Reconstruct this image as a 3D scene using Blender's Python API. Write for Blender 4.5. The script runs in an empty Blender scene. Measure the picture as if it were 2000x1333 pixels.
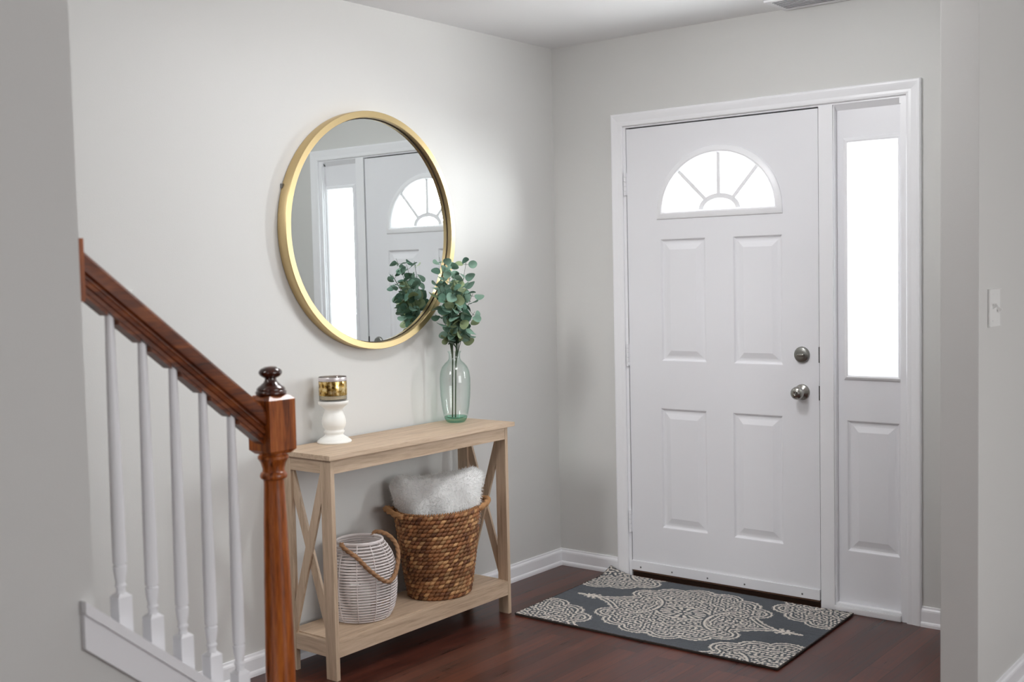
import bpy, bmesh, math, random
import numpy as np
from mathutils import Vector, Matrix
C = bpy.context.scene.collection
SC = bpy.context.scene

# ------------------------------------------------------------------ camera
F_PX, YAW, PITCH, ROLL = 2243.8, 0.6686, -0.0592, -0.0220
CAM = Vector((3.2437, -4.4536, 1.4150))
cy, sy, cp, sp = math.cos(YAW), math.sin(YAW), math.cos(PITCH), math.sin(PITCH)
fw = Vector((-sy * cp, cy * cp, sp)); r0 = Vector((cy, sy, 0)); u0 = r0.cross(fw)
rt = math.cos(ROLL) * r0 + math.sin(ROLL) * u0
up = -math.sin(ROLL) * r0 + math.cos(ROLL) * u0
cam = bpy.data.cameras.new('camera'); camo = bpy.data.objects.new('camera', cam); C.objects.link(camo)
M = Matrix((rt, up, -fw)).transposed().to_4x4(); M.translation = CAM
camo.matrix_world = M
cam.sensor_width = 36; cam.lens = F_PX / 2000 * 36; cam.clip_start = .05
cam.dof.use_dof = True; cam.dof.focus_distance = 4.5; cam.dof.aperture_fstop = 3.2
SC.camera = camo

# ------------------------------------------------------------------ world, lights, exposure
SC.view_settings.view_transform = 'Standard'; SC.view_settings.look = 'None'
SC.view_settings.exposure = 0.07; SC.view_settings.gamma = 1.0; SC.view_settings.use_curve_mapping = False
w = bpy.data.worlds.new('daylight'); SC.world = w; w.use_nodes = True
w.node_tree.nodes['Background'].inputs[0].default_value = (.93, .97, 1, 1)
w.node_tree.nodes['Background'].inputs[1].default_value = 2.8

def area(name, loc, direction, sx, sz, radiance, col=(1, 1, 1)):
    l = bpy.data.lights.new(name, 'AREA'); l.shape = 'RECTANGLE'; l.size = sx; l.size_y = sz
    l.energy = radiance * math.pi * sx * sz; l.color = col
    o = bpy.data.objects.new(name, l); C.objects.link(o); o.location = loc
    o.rotation_euler = Vector(direction).to_track_quat('-Z', 'Y').to_euler()
    return o
area('porch_daylight', (3.75, 2.1, 1.95), (-.78, -.62, -.06), 2.0, 1.7, 56, (.98, .99, 1))
area('porch_floor_bounce', (1.6, 1.4, .05), (0, -.3, 1), 3.0, 2.2, 23, (1, 1, .99))
area('side_room_window_daylight', (6.42, -2.2, 1.5), (-1, 0, .08), 2.4, 1.7, 5.6, (.98, .99, 1))
area('back_window_daylight', (3.9, -8.9, 1.5), (-.25, 1, 0), 2.6, 1.8, 1.9, (.98, .99, 1))
area('stair_window_daylight', (.47, -7.6, 3.9), (0, 1, -.45), .8, 1.4, 30, (.98, .99, 1))
lamp = bpy.data.lights.new('foyer_ceiling_lamp', 'POINT'); lamp.shadow_soft_size = .05; lamp.energy = 17.5; lamp.color = (.99, .99, 1)
lampo = bpy.data.objects.new('foyer_ceiling_lamp', lamp); C.objects.link(lampo); lampo.location = (1.2, -1.3, 2.36)
area('foyer_ceiling_lamp_diffuser', (1.15, -1.55, 2.36), (0, 0, -1), .42, .42, 11.5, (.99, .99, 1))

# ------------------------------------------------------------------ helpers
def wloc(o):
    v = Vector((0, 0, 0))
    while o: v += o.location; o = o.parent
    return v
def tag(o, label=None, cat=None, group=None, kind=None):
    for k, v in (('label', label), ('category', cat), ('group', group), ('kind', kind)):
        if v: o[k] = v
    return o
def thing(name, label, cat, loc, group=None):
    o = bpy.data.objects.new(name, None); o.empty_display_size = .05; C.objects.link(o); o.location = loc
    return tag(o, label, cat, group)
def shell(name, loc=(0, 0, 0)):
    o = bpy.data.objects.new(name, None); o.empty_display_size = .05; C.objects.link(o); o.location = loc
    return tag(o, kind='structure')

class MB:
    def __init__(s): s.v = []; s.f = []; s.m = []; s.c = None
    def add(s, vs, fs, mi=0):
        b = len(s.v); s.v += [tuple(v) for v in vs]; s.f += [tuple(b + i for i in f) for f in fs]; s.m += [mi] * len(fs); return s
    def box(s, x0, x1, y0, y1, z0, z1, bev=0, mi=0):
        if bev <= 0:
            vs = [(x, y, z) for x in (x0, x1) for y in (y0, y1) for z in (z0, z1)]
            return s.add(vs, [(0, 1, 3, 2), (4, 6, 7, 5), (0, 4, 5, 1), (2, 3, 7, 6), (0, 2, 6, 4), (1, 5, 7, 3)], mi)
        bm = bmesh.new(); bmesh.ops.create_cube(bm, size=1)
        for v in bm.verts:
            v.co = Vector(((x0 + x1) / 2 + v.co.x * (x1 - x0), (y0 + y1) / 2 + v.co.y * (y1 - y0), (z0 + z1) / 2 + v.co.z * (z1 - z0)))
        bmesh.ops.bevel(bm, geom=list(bm.edges), offset=bev, segments=2, profile=.7, affect='EDGES')
        return s.bm(bm, mi)
    def bm(s, bm, mi=0):
        bm.verts.index_update()
        s.add([v.co[:] for v in bm.verts], [[v.index for v in f.verts] for f in bm.faces], mi); bm.free(); return s
    def bar(s, a, b, w, t, wdir, bev=0, mi=0):
        # rectangular bar from a to b, width w along wdir, thickness t across
        a = Vector(a); b = Vector(b); d = (b - a).normalized(); W = Vector(wdir); W = (W - d * W.dot(d)).normalized(); T = d.cross(W)
        vs = [p + W * i * w / 2 + T * j * t / 2 for p in (a, b) for i, j in ((-1, -1), (1, -1), (1, 1), (-1, 1))]
        return s.add(vs, [(3, 2, 1, 0), (4, 5, 6, 7), (0, 1, 5, 4), (1, 2, 6, 5), (2, 3, 7, 6), (3, 0, 4, 7)], mi)
    def lathe(s, prof, c, n=40, sx=1, sy=1, mi=0, axis='z', cap=True):
        vs = []; fs = []
        for r, z in prof:
            for k in range(n):
                a = 2 * math.pi * k / n; p = (r * sx * math.cos(a), r * sy * math.sin(a), z)
                if axis == 'y': p = (p[0], -p[2], p[1])
                vs.append((c[0] + p[0], c[1] + p[1], c[2] + p[2]))
        m = len(prof)
        for i in range(m - 1):
            for k in range(n):
                a, b = i * n + k, i * n + (k + 1) % n
                fs.append((a, b, b + n, a + n))
        if cap:
            if prof[0][0] > 1e-5: fs.append(tuple(range(n))[::-1])
            if prof[-1][0] > 1e-5: fs.append(tuple((m - 1) * n + k for k in range(n)))
        return s.add(vs, fs, mi)
    def tube(s, path, rad, n=8, closed=False, lobes=0, twist=0, amp=.18, mi=0, caps=True, sq=(1, 1), upv=None):
        P = [Vector(p) for p in path]; m = len(P)
        R = rad if hasattr(rad, '__len__') else [rad] * m
        T = []
        for i in range(m):
            a = P[(i - 1) % m] if (closed or i > 0) else P[i]; b = P[(i + 1) % m] if (closed or i < m - 1) else P[i]
            T.append((b - a).normalized())
        nrm = Vector(upv) if upv else (Vector((0, 0, 1)) if abs(T[0].z) < .9 else Vector((1, 0, 0)))
        vs = []; L = 0
        for i in range(m):
            nrm = (nrm - T[i] * nrm.dot(T[i])).normalized(); bi = T[i].cross(nrm)
            if i: L += (P[i] - P[i - 1]).length
            for k in range(n):
                a = 2 * math.pi * k / n; r = R[i]
                if lobes: r *= 1 + amp * math.cos(lobes * (a + twist * L))
                vs.append(P[i] + nrm * r * math.cos(a) * sq[0] + bi * r * math.sin(a) * sq[1])
        fs = []
        for i in range(m if closed else m - 1):
            j = (i + 1) % m
            for k in range(n):
                k2 = (k + 1) % n; fs.append((i * n + k, i * n + k2, j * n + k2, j * n + k))
        if not closed and caps: fs += [tuple(range(n))[::-1], tuple((m - 1) * n + k for k in range(n))]
        return s.add(vs, fs, mi)
    def prism(s, poly, a, b, axis, mi=0):
        # poly in the two remaining axes, extruded along axis from a to b
        n = len(poly)
        def pt(p, t):
            q = list(p); q.insert('xyz'.index(axis), t); return q
        vs = [pt(p, a) for p in poly] + [pt(p, b) for p in poly]
        fs = [tuple(range(n))[::-1], tuple(range(n, 2 * n))] + [(i, (i + 1) % n, n + (i + 1) % n, n + i) for i in range(n)]
        return s.add(vs, fs, mi)
    def build(s, name, mats, parent=None, smooth=None, fixn=True, colors=None):
        off = wloc(parent) if parent else Vector((0, 0, 0))
        me = bpy.data.meshes.new(name)
        me.from_pydata([(v[0] - off.x, v[1] - off.y, v[2] - off.z) for v in s.v], [], s.f)
        for m in (mats if isinstance(mats, (list, tuple)) else [mats]): me.materials.append(m)
        me.polygons.foreach_set('material_index', s.m)
        if fixn:
            bm = bmesh.new(); bm.from_mesh(me); bmesh.ops.recalc_face_normals(bm, faces=bm.faces); bm.to_mesh(me); bm.free()
        if colors is not None:
            at = me.color_attributes.new('tint', 'FLOAT_COLOR', 'POINT')
            at.data.foreach_set('color', np.asarray(colors, dtype=np.float32).ravel())
        if smooth:
            me.polygons.foreach_set('use_smooth', [True] * len(me.polygons))
            if smooth is not True: me.set_sharp_from_angle(angle=math.radians(smooth))
        o = bpy.data.objects.new(name, me); C.objects.link(o); o.parent = parent
        return o

# ------------------------------------------------------------------ materials
def srgb(r, g, b):
    f = lambda c: (c / 255 / 12.92) if c / 255 <= .04045 else ((c / 255 + .055) / 1.055) ** 2.4
    return (f(r), f(g), f(b), 1)
def mat(name, col=(128, 128, 128), rough=.5, metal=0, spec=.5, coat=0, **kw):
    m = bpy.data.materials.new(name); m.use_nodes = True; b = m.node_tree.nodes['Principled BSDF']
    b.inputs['Base Color'].default_value = srgb(*col); b.inputs['Roughness'].default_value = rough
    b.inputs['Metallic'].default_value = metal; b.inputs['Specular IOR Level'].default_value = spec
    b.inputs['Coat Weight'].default_value = coat; b.inputs['Coat Roughness'].default_value = .12
    for k, v in kw.items(): b.inputs[k.replace('_', ' ')].default_value = v
    return m
def N(m, t, **kw):
    n = m.node_tree.nodes.new(t)
    for k, v in kw.items():
        if hasattr(n, k): setattr(n, k, v)
        else: n.inputs[k.replace('_', ' ')].default_value = v
    return n
def L(m, a, b): m.node_tree.links.new(a, b)
def bsdf(m): return m.node_tree.nodes['Principled BSDF']
def coords(m, scale=(1, 1, 1), rot=(0, 0, 0)):
    t = N(m, 'ShaderNodeTexCoord'); p = N(m, 'ShaderNodeMapping')
    p.inputs['Scale'].default_value = scale; p.inputs['Rotation'].default_value = rot
    L(m, t.outputs['Object'], p.inputs['Vector']); return p.outputs['Vector']
def ramp(m, stops, fac):
    r = N(m, 'ShaderNodeValToRGB'); e = r.color_ramp.elements
    while len(e) < len(stops): e.new(.5)
    for el, (p, c) in zip(e, stops): el.position = p; el.color = c if len(c) == 4 else srgb(*c)
    L(m, fac, r.inputs['Fac']); return r.outputs['Color']
def bump(m, h, strength, dist=.002):
    b = N(m, 'ShaderNodeBump'); b.inputs['Strength'].default_value = strength; b.inputs['Distance'].default_value = dist
    L(m, h, b.inputs['Height']); L(m, b.outputs['Normal'], bsdf(m).inputs['Normal'])

def paint(name, col, rough, bscale=260, bstr=.12):
    m = mat(name, col, rough)
    n = N(m, 'ShaderNodeTexNoise', Scale=bscale, Detail=3.0); L(m, coords(m), n.inputs['Vector'])
    bump(m, n.outputs['Fac'], bstr); return m
def wood(name, stops, axis, rough=.45, stretch=14, scale=5, coat=0, bstr=.1, spec=.5):
    m = mat(name, rough=rough, coat=coat, spec=spec)
    sc = [stretch] * 3; sc['xyz'.index(axis)] = 1.0
    v = coords(m, sc)
    n1 = N(m, 'ShaderNodeTexNoise', Scale=scale, Detail=6.0, Roughness=.62, Distortion=.6); L(m, v, n1.inputs['Vector'])
    n2 = N(m, 'ShaderNodeTexNoise', Scale=scale * 5, Detail=4.0); L(m, v, n2.inputs['Vector'])
    mx = N(m, 'ShaderNodeMath', operation='MULTIPLY_ADD'); L(m, n2.outputs['Fac'], mx.inputs[0]); mx.inputs[1].default_value = .35
    sb = N(m, 'ShaderNodeMath', operation='SUBTRACT'); L(m, n1.outputs['Fac'], sb.inputs[0]); sb.inputs[1].default_value = .17
    L(m, sb.outputs[0], mx.inputs[2])
    L(m, ramp(m, stops, mx.outputs[0]), bsdf(m).inputs['Base Color'])
    bump(m, n2.outputs['Fac'], bstr, .001); return m

WALL = paint('wall_paint', (214, 213.5, 211), .55)
CEIL = paint('ceiling_paint', (244, 244, 245), .85, 150, .2)
TRIM = paint('trim_paint', (245, 245, 248), .32, 60, .03)
DOORP = paint('door_paint', (239, 239, 243), .36, 90, .06)
OAK = [(.25, (164, 139, 115)), (.5, (197, 172, 146)), (.75, (212, 189, 164))]
OAK_Y = wood('pale_oak_lengthwise', OAK, 'y', .5, 16, 4)
OAK_Z = wood('pale_oak_upright', OAK, 'z', .5, 16, 4)
OAK_X = wood('pale_oak_crosswise', OAK, 'x', .5, 16, 4)
RED = [(.28, (70, 31, 11)), (.5, (160, 82, 29)), (.75, (198, 116, 50))]
RAILW_Z = wood('stained_wood_upright', RED, 'z', .3, 12, 5, coat=.22)
RAILW_Y = wood('stained_wood_rail', [(.28, (50, 21, 7)), (.5, (112, 52, 17)), (.75, (152, 82, 30))], 'y', .3, 8, 5, coat=.3)
FINW = wood('dark_stained_wood', [(.3, (40, 17, 10)), (.7, (84, 38, 20))], 'z', .2, 6, 5, coat=.8)
GOLD = mat('brushed_gold', (204, 181, 136), .38, .95)
GOLDD = mat('mirror_groove', (40, 28, 14), .6)
MIRR = mat('silvered_glass', (236, 241, 240), .0, 1.0)
NICK = mat('satin_nickel', (168, 166, 160), .22, 1.0)
NICKD = mat('satin_nickel_brushed', (150, 150, 146), .34, 1.0)
WHITEC = mat('white_ceramic', (240, 239, 234), .45)
WAX = mat('cream_wax', (226, 210, 182), .5, Subsurface_Weight=.2)
PLAST = mat('white_plastic', (232, 232, 230), .35)
BLACK = mat('dark_gap', (18, 15, 14), .8)
BRONZE = mat('threshold_bronze', (70, 52, 42), .4, .6)
SCREW = mat('screw_steel', (130, 130, 132), .35, 1.0)

def floor_mat():
    m = mat('hardwood_planks', rough=.3, spec=.5)
    v = coords(m, (1, 1, 1), (0, 0, math.pi / 2))
    br = N(m, 'ShaderNodeTexBrick', offset=.37, offset_frequency=3, squash=1.0)
    br.inputs['Scale'].default_value = 1; br.inputs['Brick Width'].default_value = .9; br.inputs['Row Height'].default_value = .083
    br.inputs['Mortar Size'].default_value = .0012; br.inputs['Mortar Smooth'].default_value = .2; br.inputs['Bias'].default_value = 0
    br.inputs['Color1'].default_value = (0, 0, 0, 1); br.inputs['Color2'].default_value = (1, 1, 1, 1); br.inputs['Mortar'].default_value = (0, 0, 0, 1)
    L(m, v, br.inputs['Vector'])
    v2 = coords(m, (26, 1.3, 1))
    n = N(m, 'ShaderNodeTexNoise', Scale=2.2, Detail=7.0, Roughness=.65, Distortion=.4)
    ad = N(m, 'ShaderNodeVectorMath', operation='MULTIPLY_ADD'); L(m, br.outputs['Color'], ad.inputs[0]); ad.inputs[1].default_value = (9, 5, 3); L(m, v2, ad.inputs[2])
    L(m, ad.outputs[0], n.inputs['Vector'])
    mx = N(m, 'ShaderNodeMath', operation='MULTIPLY_ADD'); L(m, br.outputs['Color'], mx.inputs[0]); mx.inputs[1].default_value = .26
    sb = N(m, 'ShaderNodeMath', operation='SUBTRACT'); L(m, n.outputs['Fac'], sb.inputs[0]); sb.inputs[1].default_value = .15
    L(m, sb.outputs[0], mx.inputs[2])
    col = ramp(m, [(.2, (46, 22, 17)), (.5, (84, 42, 31)), (.85, (116, 66, 48))], mx.outputs[0])
    mm = N(m, 'ShaderNodeMixRGB', blend_type='MULTIPLY'); mm.inputs[0].default_value = 1
    L(m, col, mm.inputs[1])
    L(m, ramp(m, [(0, (1, 1, 1, 1)), (1, (.25, .2, .2, 1))], br.outputs['Fac']), mm.inputs[2])
    L(m, mm.outputs[0], bsdf(m).inputs['Base Color'])
    rr = N(m, 'ShaderNodeMapRange'); rr.inputs['To Min'].default_value = .2; rr.inputs['To Max'].default_value = .42
    L(m, n.outputs['Fac'], rr.inputs['Value']); L(m, rr.outputs[0], bsdf(m).inputs['Roughness'])
    b = N(m, 'ShaderNodeMath', operation='SUBTRACT'); L(m, n.outputs['Fac'], b.inputs[0]); L(m, br.outputs['Fac'], b.inputs[1])
    bump(m, b.outputs[0], .12, .002)
    return m
FLOOR = floor_mat()

def glass(name, tint, edge, gloss=.9, edgepow=.35):
    m = bpy.data.materials.new(name); m.use_nodes = True; nt = m.node_tree; nt.nodes.remove(bsdf(m)); out = nt.nodes['Material Output']
    tr = N(m, 'ShaderNodeBsdfTransparent'); gl = N(m, 'ShaderNodeBsdfGlossy'); gl.inputs['Roughness'].default_value = .02
    lw = N(m, 'ShaderNodeLayerWeight'); lw.inputs['Blend'].default_value = edgepow
    mc = N(m, 'ShaderNodeMixRGB'); mc.inputs[1].default_value = tint; mc.inputs[2].default_value = edge
    L(m, lw.outputs['Facing'], mc.inputs[0]); L(m, mc.outputs[0], tr.inputs['Color'])
    lf = N(m, 'ShaderNodeLayerWeight'); lf.inputs['Blend'].default_value = .5          # 1 - cos of the viewing angle, same from both sides
    pw = N(m, 'ShaderNodeMath', operation='POWER'); L(m, lf.outputs['Facing'], pw.inputs[0]); pw.inputs[1].default_value = 5
    ml = N(m, 'ShaderNodeMath', operation='MULTIPLY_ADD'); L(m, pw.outputs[0], ml.inputs[0]); ml.inputs[1].default_value = gloss; ml.inputs[2].default_value = .04
    mx = N(m, 'ShaderNodeMixShader'); L(m, ml.outputs[0], mx.inputs[0]); L(m, tr.outputs[0], mx.inputs[1]); L(m, gl.outputs[0], mx.inputs[2])
    L(m, mx.outputs[0], out.inputs['Surface']); return m
PANE = glass('window_glass', (.97, .98, .98, 1), (.9, .94, .93, 1))
GREENG = glass('pale_green_glass', (.985, .995, .99, 1), (.70, .84, .78, 1), .8, .2)
GREENB = glass('thick_green_glass', (.72, .92, .84, 1), (.4, .66, .56, 1), .7, .3)
CLEARG = glass('clear_jar_glass', (.95, .95, .94, 1), (.6, .58, .56, 1))

def tinted(name, rough, sheen=0, bscale=0, bstr=0, spec=.4):
    m = mat(name, rough=rough, spec=spec); a = N(m, 'ShaderNodeVertexColor', layer_name='tint')
    L(m, a.outputs['Color'], bsdf(m).inputs['Base Color']); bsdf(m).inputs['Sheen Weight'].default_value = sheen
    if bscale:
        n = N(m, 'ShaderNodeTexNoise', Scale=bscale, Detail=3.0); L(m, coords(m), n.inputs['Vector']); bump(m, n.outputs['Fac'], bstr, .003)
    return m
RUGM = tinted('woven_rug_pile', .95, .2, 420, .5, .1)
LEAFM = tinted('eucalyptus_leaf', .55, 0, 90, .15)
SEAG = tinted('seagrass_strand', .6, 0, 320, .35)
STEMM = mat('eucalyptus_stem', (62, 82, 56), .6)
RATT = paint('whitewashed_rattan', (228, 219, 217), .6, 300, .2)
ROPE = paint('jute_rope', (156, 116, 82), .8, 500, .5)
GRASSR = paint('seagrass_rope', (176, 130, 86), .75, 400, .5)
PILB = mat('white_plush', (248, 248, 247), .95, Sheen_Weight=.3)
FUR = mat('white_faux_fur', (250, 250, 249), .9)
_d = N(FUR, 'ShaderNodeBsdfTranslucent'); _d.inputs['Color'].default_value = srgb(246, 246, 245)
_m = N(FUR, 'ShaderNodeMixShader'); _m.inputs[0].default_value = .5; L(FUR, bsdf(FUR).outputs[0], _m.inputs[1]); L(FUR, _d.outputs[0], _m.inputs[2])
L(FUR, _m.outputs[0], FUR.node_tree.nodes['Material Output'].inputs['Surface'])
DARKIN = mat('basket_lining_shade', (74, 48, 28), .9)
RUGB = mat('rug_backing', (58, 50, 46), .95)

# ------------------------------------------------------------------ setting: shell
H = 2.468
X1, Y1, PX0, PX1, PY = 6.5, -9.0, 2.096, 2.210, -.885     # far walls, partition
DX0, DX1, DZ = .393, 1.685, 2.066                           # door-unit opening
def struct(name, mb, m, parent=None, **k):
    o = mb.build(name, m, parent, **k)
    if parent is None: tag(o, kind='structure')
    return o
struct('floor', MB().box(-.1, X1 + .1, Y1 - .1, .12, -.1, 0), FLOOR)
ce = MB().box(-.1, X1 + .1, -2.75, .12, H, H + .12).box(.943, X1 + .1, Y1 - .1, -2.75, H, H + .12)
struct('ceiling', ce, CEIL)
struct('wall_left', MB().box(-.1, 0, Y1 - .1, .12, 0, 5.0), WALL)
wd = MB()
wd.box(0, DX0, 0, .062, 0, H).box(DX1, X1, 0, .062, 0, H).box(DX0, DX1, 0, .062, DZ, H)
struct('wall_front', wd, WALL)
struct('wall_partition', MB().box(PX0, PX1, PY, 0, 0, H, .003), WALL)
struct('wall_right', MB().box(X1, X1 + .1, Y1, 0, 0, H), WALL)
struct('wall_back', MB().box(0, X1, Y1 - .1, Y1, 0, 5.0), WALL)
kz = lambda y: .610 + .84 * (-2.995 - y)                    # top of the stringer cap
wn = MB().prism([(Y1, 0), (-2.633, 0), (-2.633, kz(-2.633) - .03), (-3.13, kz(-3.13) - .03), (-3.13, H), (Y1, H)], .943, 1.057, 'x')
struct('wall_stair', wn, WALL)
su = MB().box(.943, 1.04, Y1, -2.65, H + .12, 5.0).box(0, 1.04, -2.75, -2.65, H + .12, 5.0).box(-.1, 1.04, Y1, -2.65, 5.0, 5.1)
struct('wall_upper', su, WALL)
st = MB()
for k in range(12): st.box(.001, .942, -2.70 - .236 * (k + 1) - .02, -2.70 - .236 * k, .193 * k if k == 0 else .193 * k - .03, .193 * (k + 1))
tag(struct('stairs', st, FLOOR), kind='structure')

# baseboards: flat board with eased top and a shoe
BP = [(0, 0), (.019, 0), (.0185, .010), (.0165, .016), (.0135, .019), (.012, .020), (.012, .060), (.0105, .066), (.006, .071), (.005, .078), (0, .079)]
def base_y(mb, x, d, y0, y1): return mb.prism([(x + d * a, b) for a, b in BP], y0, y1, 'y') if False else mb.add(
    [(x + d * a, y, b) for y in (y0, y1) for a, b in BP],
    [tuple(range(len(BP)))[::-1], tuple(range(len(BP), 2 * len(BP)))] + [(i, (i + 1) % len(BP), len(BP) + (i + 1) % len(BP), len(BP) + i) for i in range(len(BP))])
def base_x(mb, y, d, x0, x1): return mb.add(
    [(x, y + d * a, b) for x in (x0, x1) for a, b in BP],
    [tuple(range(len(BP)))[::-1], tuple(range(len(BP), 2 * len(BP)))] + [(i, (i + 1) % len(BP), len(BP) + (i + 1) % len(BP), len(BP) + i) for i in range(len(BP))])
struct('baseboard_left', base_y(MB(), 0, 1, -2.70, 0), TRIM)
bf = MB(); base_x(bf, 0, -1, 0.0, .336)
struct('baseboard_front', bf, TRIM)
bf = MB(); base_x(bf, 0, -1, 1.7416, PX0)
struct('baseboard_right', bf, TRIM)
bf = MB(); base_y(bf, PX1, 1, PY, 0)
struct('baseboard_partition', bf, TRIM)

# stringer cap and fascia on the knee wall
cap = MB()
def slab(mb, x0, x1, ya, yb, ta, tb):
    return mb.prism([(ya, kz(ya) - tb), (yb, kz(yb) - tb), (yb, kz(yb) - ta), (ya, kz(ya) - ta)], x0, x1, 'x')
slab(cap, .925, 1.078, -3.1295, -2.632, 0, .026)
slab(cap, 1.0575, 1.078, -3.162, -3.1295, 0, .027)
slab(cap, 1.0575, 1.0705, -3.162, -2.632, .026, .102)
slab(cap, .930, .9425, -3.1295, -2.70, .026, .102)
struct('trim_1', cap, TRIM)

# casing of the door unit, mitred
CP = [(0, 0), (0, .009), (.003, .0115), (.010, .0125), (.020, .0125), (.030, .0145), (.040, .0165), (.047, .0175), (.053, .017), (.057, .013), (.057, 0)]
def casing(mb, xl, xr, zt):
    path = [((xl, 0), (-1, 0)), ((xl, zt), (-1, 1)), ((xr, zt), (1, 1)), ((xr, 0), (1, 0))]
    vs = []; n = len(CP)
    for (x, z), (dx, dz) in path:
        for wv, d in CP: vs.append((x + dx * wv, -d, z + dz * wv))
    fs = []
    for i in range(3):
        for k in range(n): fs.append((i * n + k, i * n + (k + 1) % n, (i + 1) * n + (k + 1) % n, (i + 1) * n + k))
    fs += [tuple(range(n)), tuple(3 * n + k for k in range(n))]
    return mb.add(vs, fs)
struct('trim_2', casing(MB(), DX0, DX1, DZ), TRIM)
# jambs, head and mullion
jb = MB()
jb.box(DX0, .4055, .0, .06, 0, 2.0585).box(1.662, DX1, .0, .06, 0, 2.0585).box(DX0, DX1, 0, .06, 2.0585, DZ)
jb.box(1.3275, 1.387, -.004, .06, 0, 2.059, .002).box(1.378, 1.392, .004, .06, 0, 2.059, .002).box(1.655, 1.6645, .008, .06, 0, 2.059, .002)
jb.box(1.387, 1.662, .002, .1, 0, .034, .004).box(1.387, 1.662, -.010, .0, 0, .026, .006)
jb.prism([(.002, 2.0585), (.026, 2.036), (.034, 2.036), (.034, 2.0585)], 1.392, 1.655, 'x').box(1.655, 1.6645, .0015, .03, 2.036, 2.0585)
struct('trim_3', jb, TRIM)
# threshold and weather gap behind the slab
struct('trim_4', MB().box(.4055, 1.3275, .01, .06, 0, .018, .002), BRONZE)
struct('trim_5', MB().box(.4055, .4095, .03, .05, .018, 2.0585).box(1.3235, 1.3275, .03, .05, .018, 2.0585).box(.4055, 1.3275, .03, .05, 2.052, 2.0585).box(.4055, 1.3275, .03, .05, .018, .034), BLACK)

# ------------------------------------------------------------------ panelled slabs
def ring_pts(x0, x1, z0, z1): return [(x0, z0), (x1, z0), (x1, z1), (x0, z1)]
def panelled(name, x0, x1, z0, z1, yf, depth, rects, hole, m, parent):
    """front face with holes filled by moulded raised panels; hole = closed outline left open right through"""
    bm = bmesh.new()
    def loop(pts):
        vs = [bm.verts.new((x, yf, z)) for x, z in pts]
        es = [bm.edges.new((vs[i], vs[(i + 1) % len(vs)])) for i in range(len(vs))]
        return vs, es
    ov, oe = loop(ring_pts(x0, x1, z0, z1)); E = list(oe)
    rl = []
    for r in rects:
        v, e = loop(ring_pts(*r)); E += e; rl.append((v, r))
    hv, he = loop(hole); E += he
    bmesh.ops.triangle_fill(bm, edges=E, use_beauty=True)
    # moulding rings of each panel: (inset, depth into the slab)
    prof = [(.004, .0005), (.009, .007), (.014, .0095), (.020, .0095), (.026, .0085), (.048, .0015), (.050, .001)]
    for v, (a, b, c, d) in rl:
        prev = v
        for ins, dep in prof:
            cur = [bm.verts.new((x, yf + dep, z)) for x, z in ring_pts(a + ins, b - ins, c + ins, d - ins)]
            for i in range(4): bm.faces.new((prev[i], prev[(i + 1) % 4], cur[(i + 1) % 4], cur[i]))
            prev = cur
        bm.faces.new(prev)
    # sides, back and reveal of the hole
    bv = [bm.verts.new((v.co.x, yf + depth, v.co.z)) for v in ov]
    for i in range(4): bm.faces.new((ov[i], ov[(i + 1) % 4], bv[(i + 1) % 4], bv[i]))
    hb = [bm.verts.new((v.co.x, yf + depth, v.co.z)) for v in hv]
    for i in range(len(hv)): bm.faces.new((hv[i], hv[(i + 1) % len(hv)], hb[(i + 1) % len(hv)], hb[i]))
    E2 = [bm.edges.get((bv[i], bv[(i + 1) % 4])) for i in range(4)] + [bm.edges.get((hb[i], hb[(i + 1) % len(hb)])) for i in range(len(hb))]
    bmesh.ops.triangle_fill(bm, edges=E2, use_beauty=True)
    return MB().bm(bm).build(name, m, parent)

def arc(cx, cz, a, b, n=32): return [(cx + a * math.cos(math.pi * k / n), cz + b * math.sin(math.pi * k / n)) for k in range(n + 1)]
FX, FZ = .866, 1.671
door = shell('door_1', (.866, .02, .03))
YF = .003
hole = arc(FX, FZ, .268, .242)
slab_o = panelled('slab', .409, 1.323, .034, 2.0525, YF, .042,
    [(.577, .807, 1.003, 1.553), (.935, 1.166, 1.003, 1.553), (.568, .804, .243, .794), (.927, 1.163, .243, .794)], hole, DOORP, door)
# moulded surround of the fanlight: profile swept along the half-ellipse and the sill
def surround(mb, outline, prof, y):
    n = len(outline); vs = []; m = len(prof)
    for i in range(n):
        p = Vector(outline[i]); a = Vector(outline[i - 1]); b = Vector(outline[(i + 1) % n])
        d1 = (p - a).normalized(); d2 = (b - p).normalized(); n1 = Vector((d1.y, -d1.x)); n2 = Vector((d2.y, -d2.x))
        mi = (n1 + n2); mi = mi / max(.25, mi.dot(n1))
        for wv, d in prof: q = p + mi * wv; vs.append((q.x, y - d, q.y))
    fs = []
    for i in range(n):
        j = (i + 1) % n
        for k in range(m): fs.append((i * m + k, i * m + (k + 1) % m, j * m + (k + 1) % m, j * m + k))
    return mb.add(vs, fs)
FP = [(-.001, -.02), (-.001, .004), (.004, .010), (.010, .012), (.018, .010), (.025, .008), (.031, .005), (.033, 0), (.033, -.02)]
surround(MB(), hole, FP, YF).build('fanlight_frame', TRIM, door, smooth=30)
mu = MB()
hub_o, hub_i = arc(FX + .008, FZ, .100, .068), arc(FX + .008, FZ, .077, .047)
for i in range(32):
    q = [hub_o[i], hub_o[i + 1], hub_i[i + 1], hub_i[i]]
    mu.prism(q, .004, .018, 'y')
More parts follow.
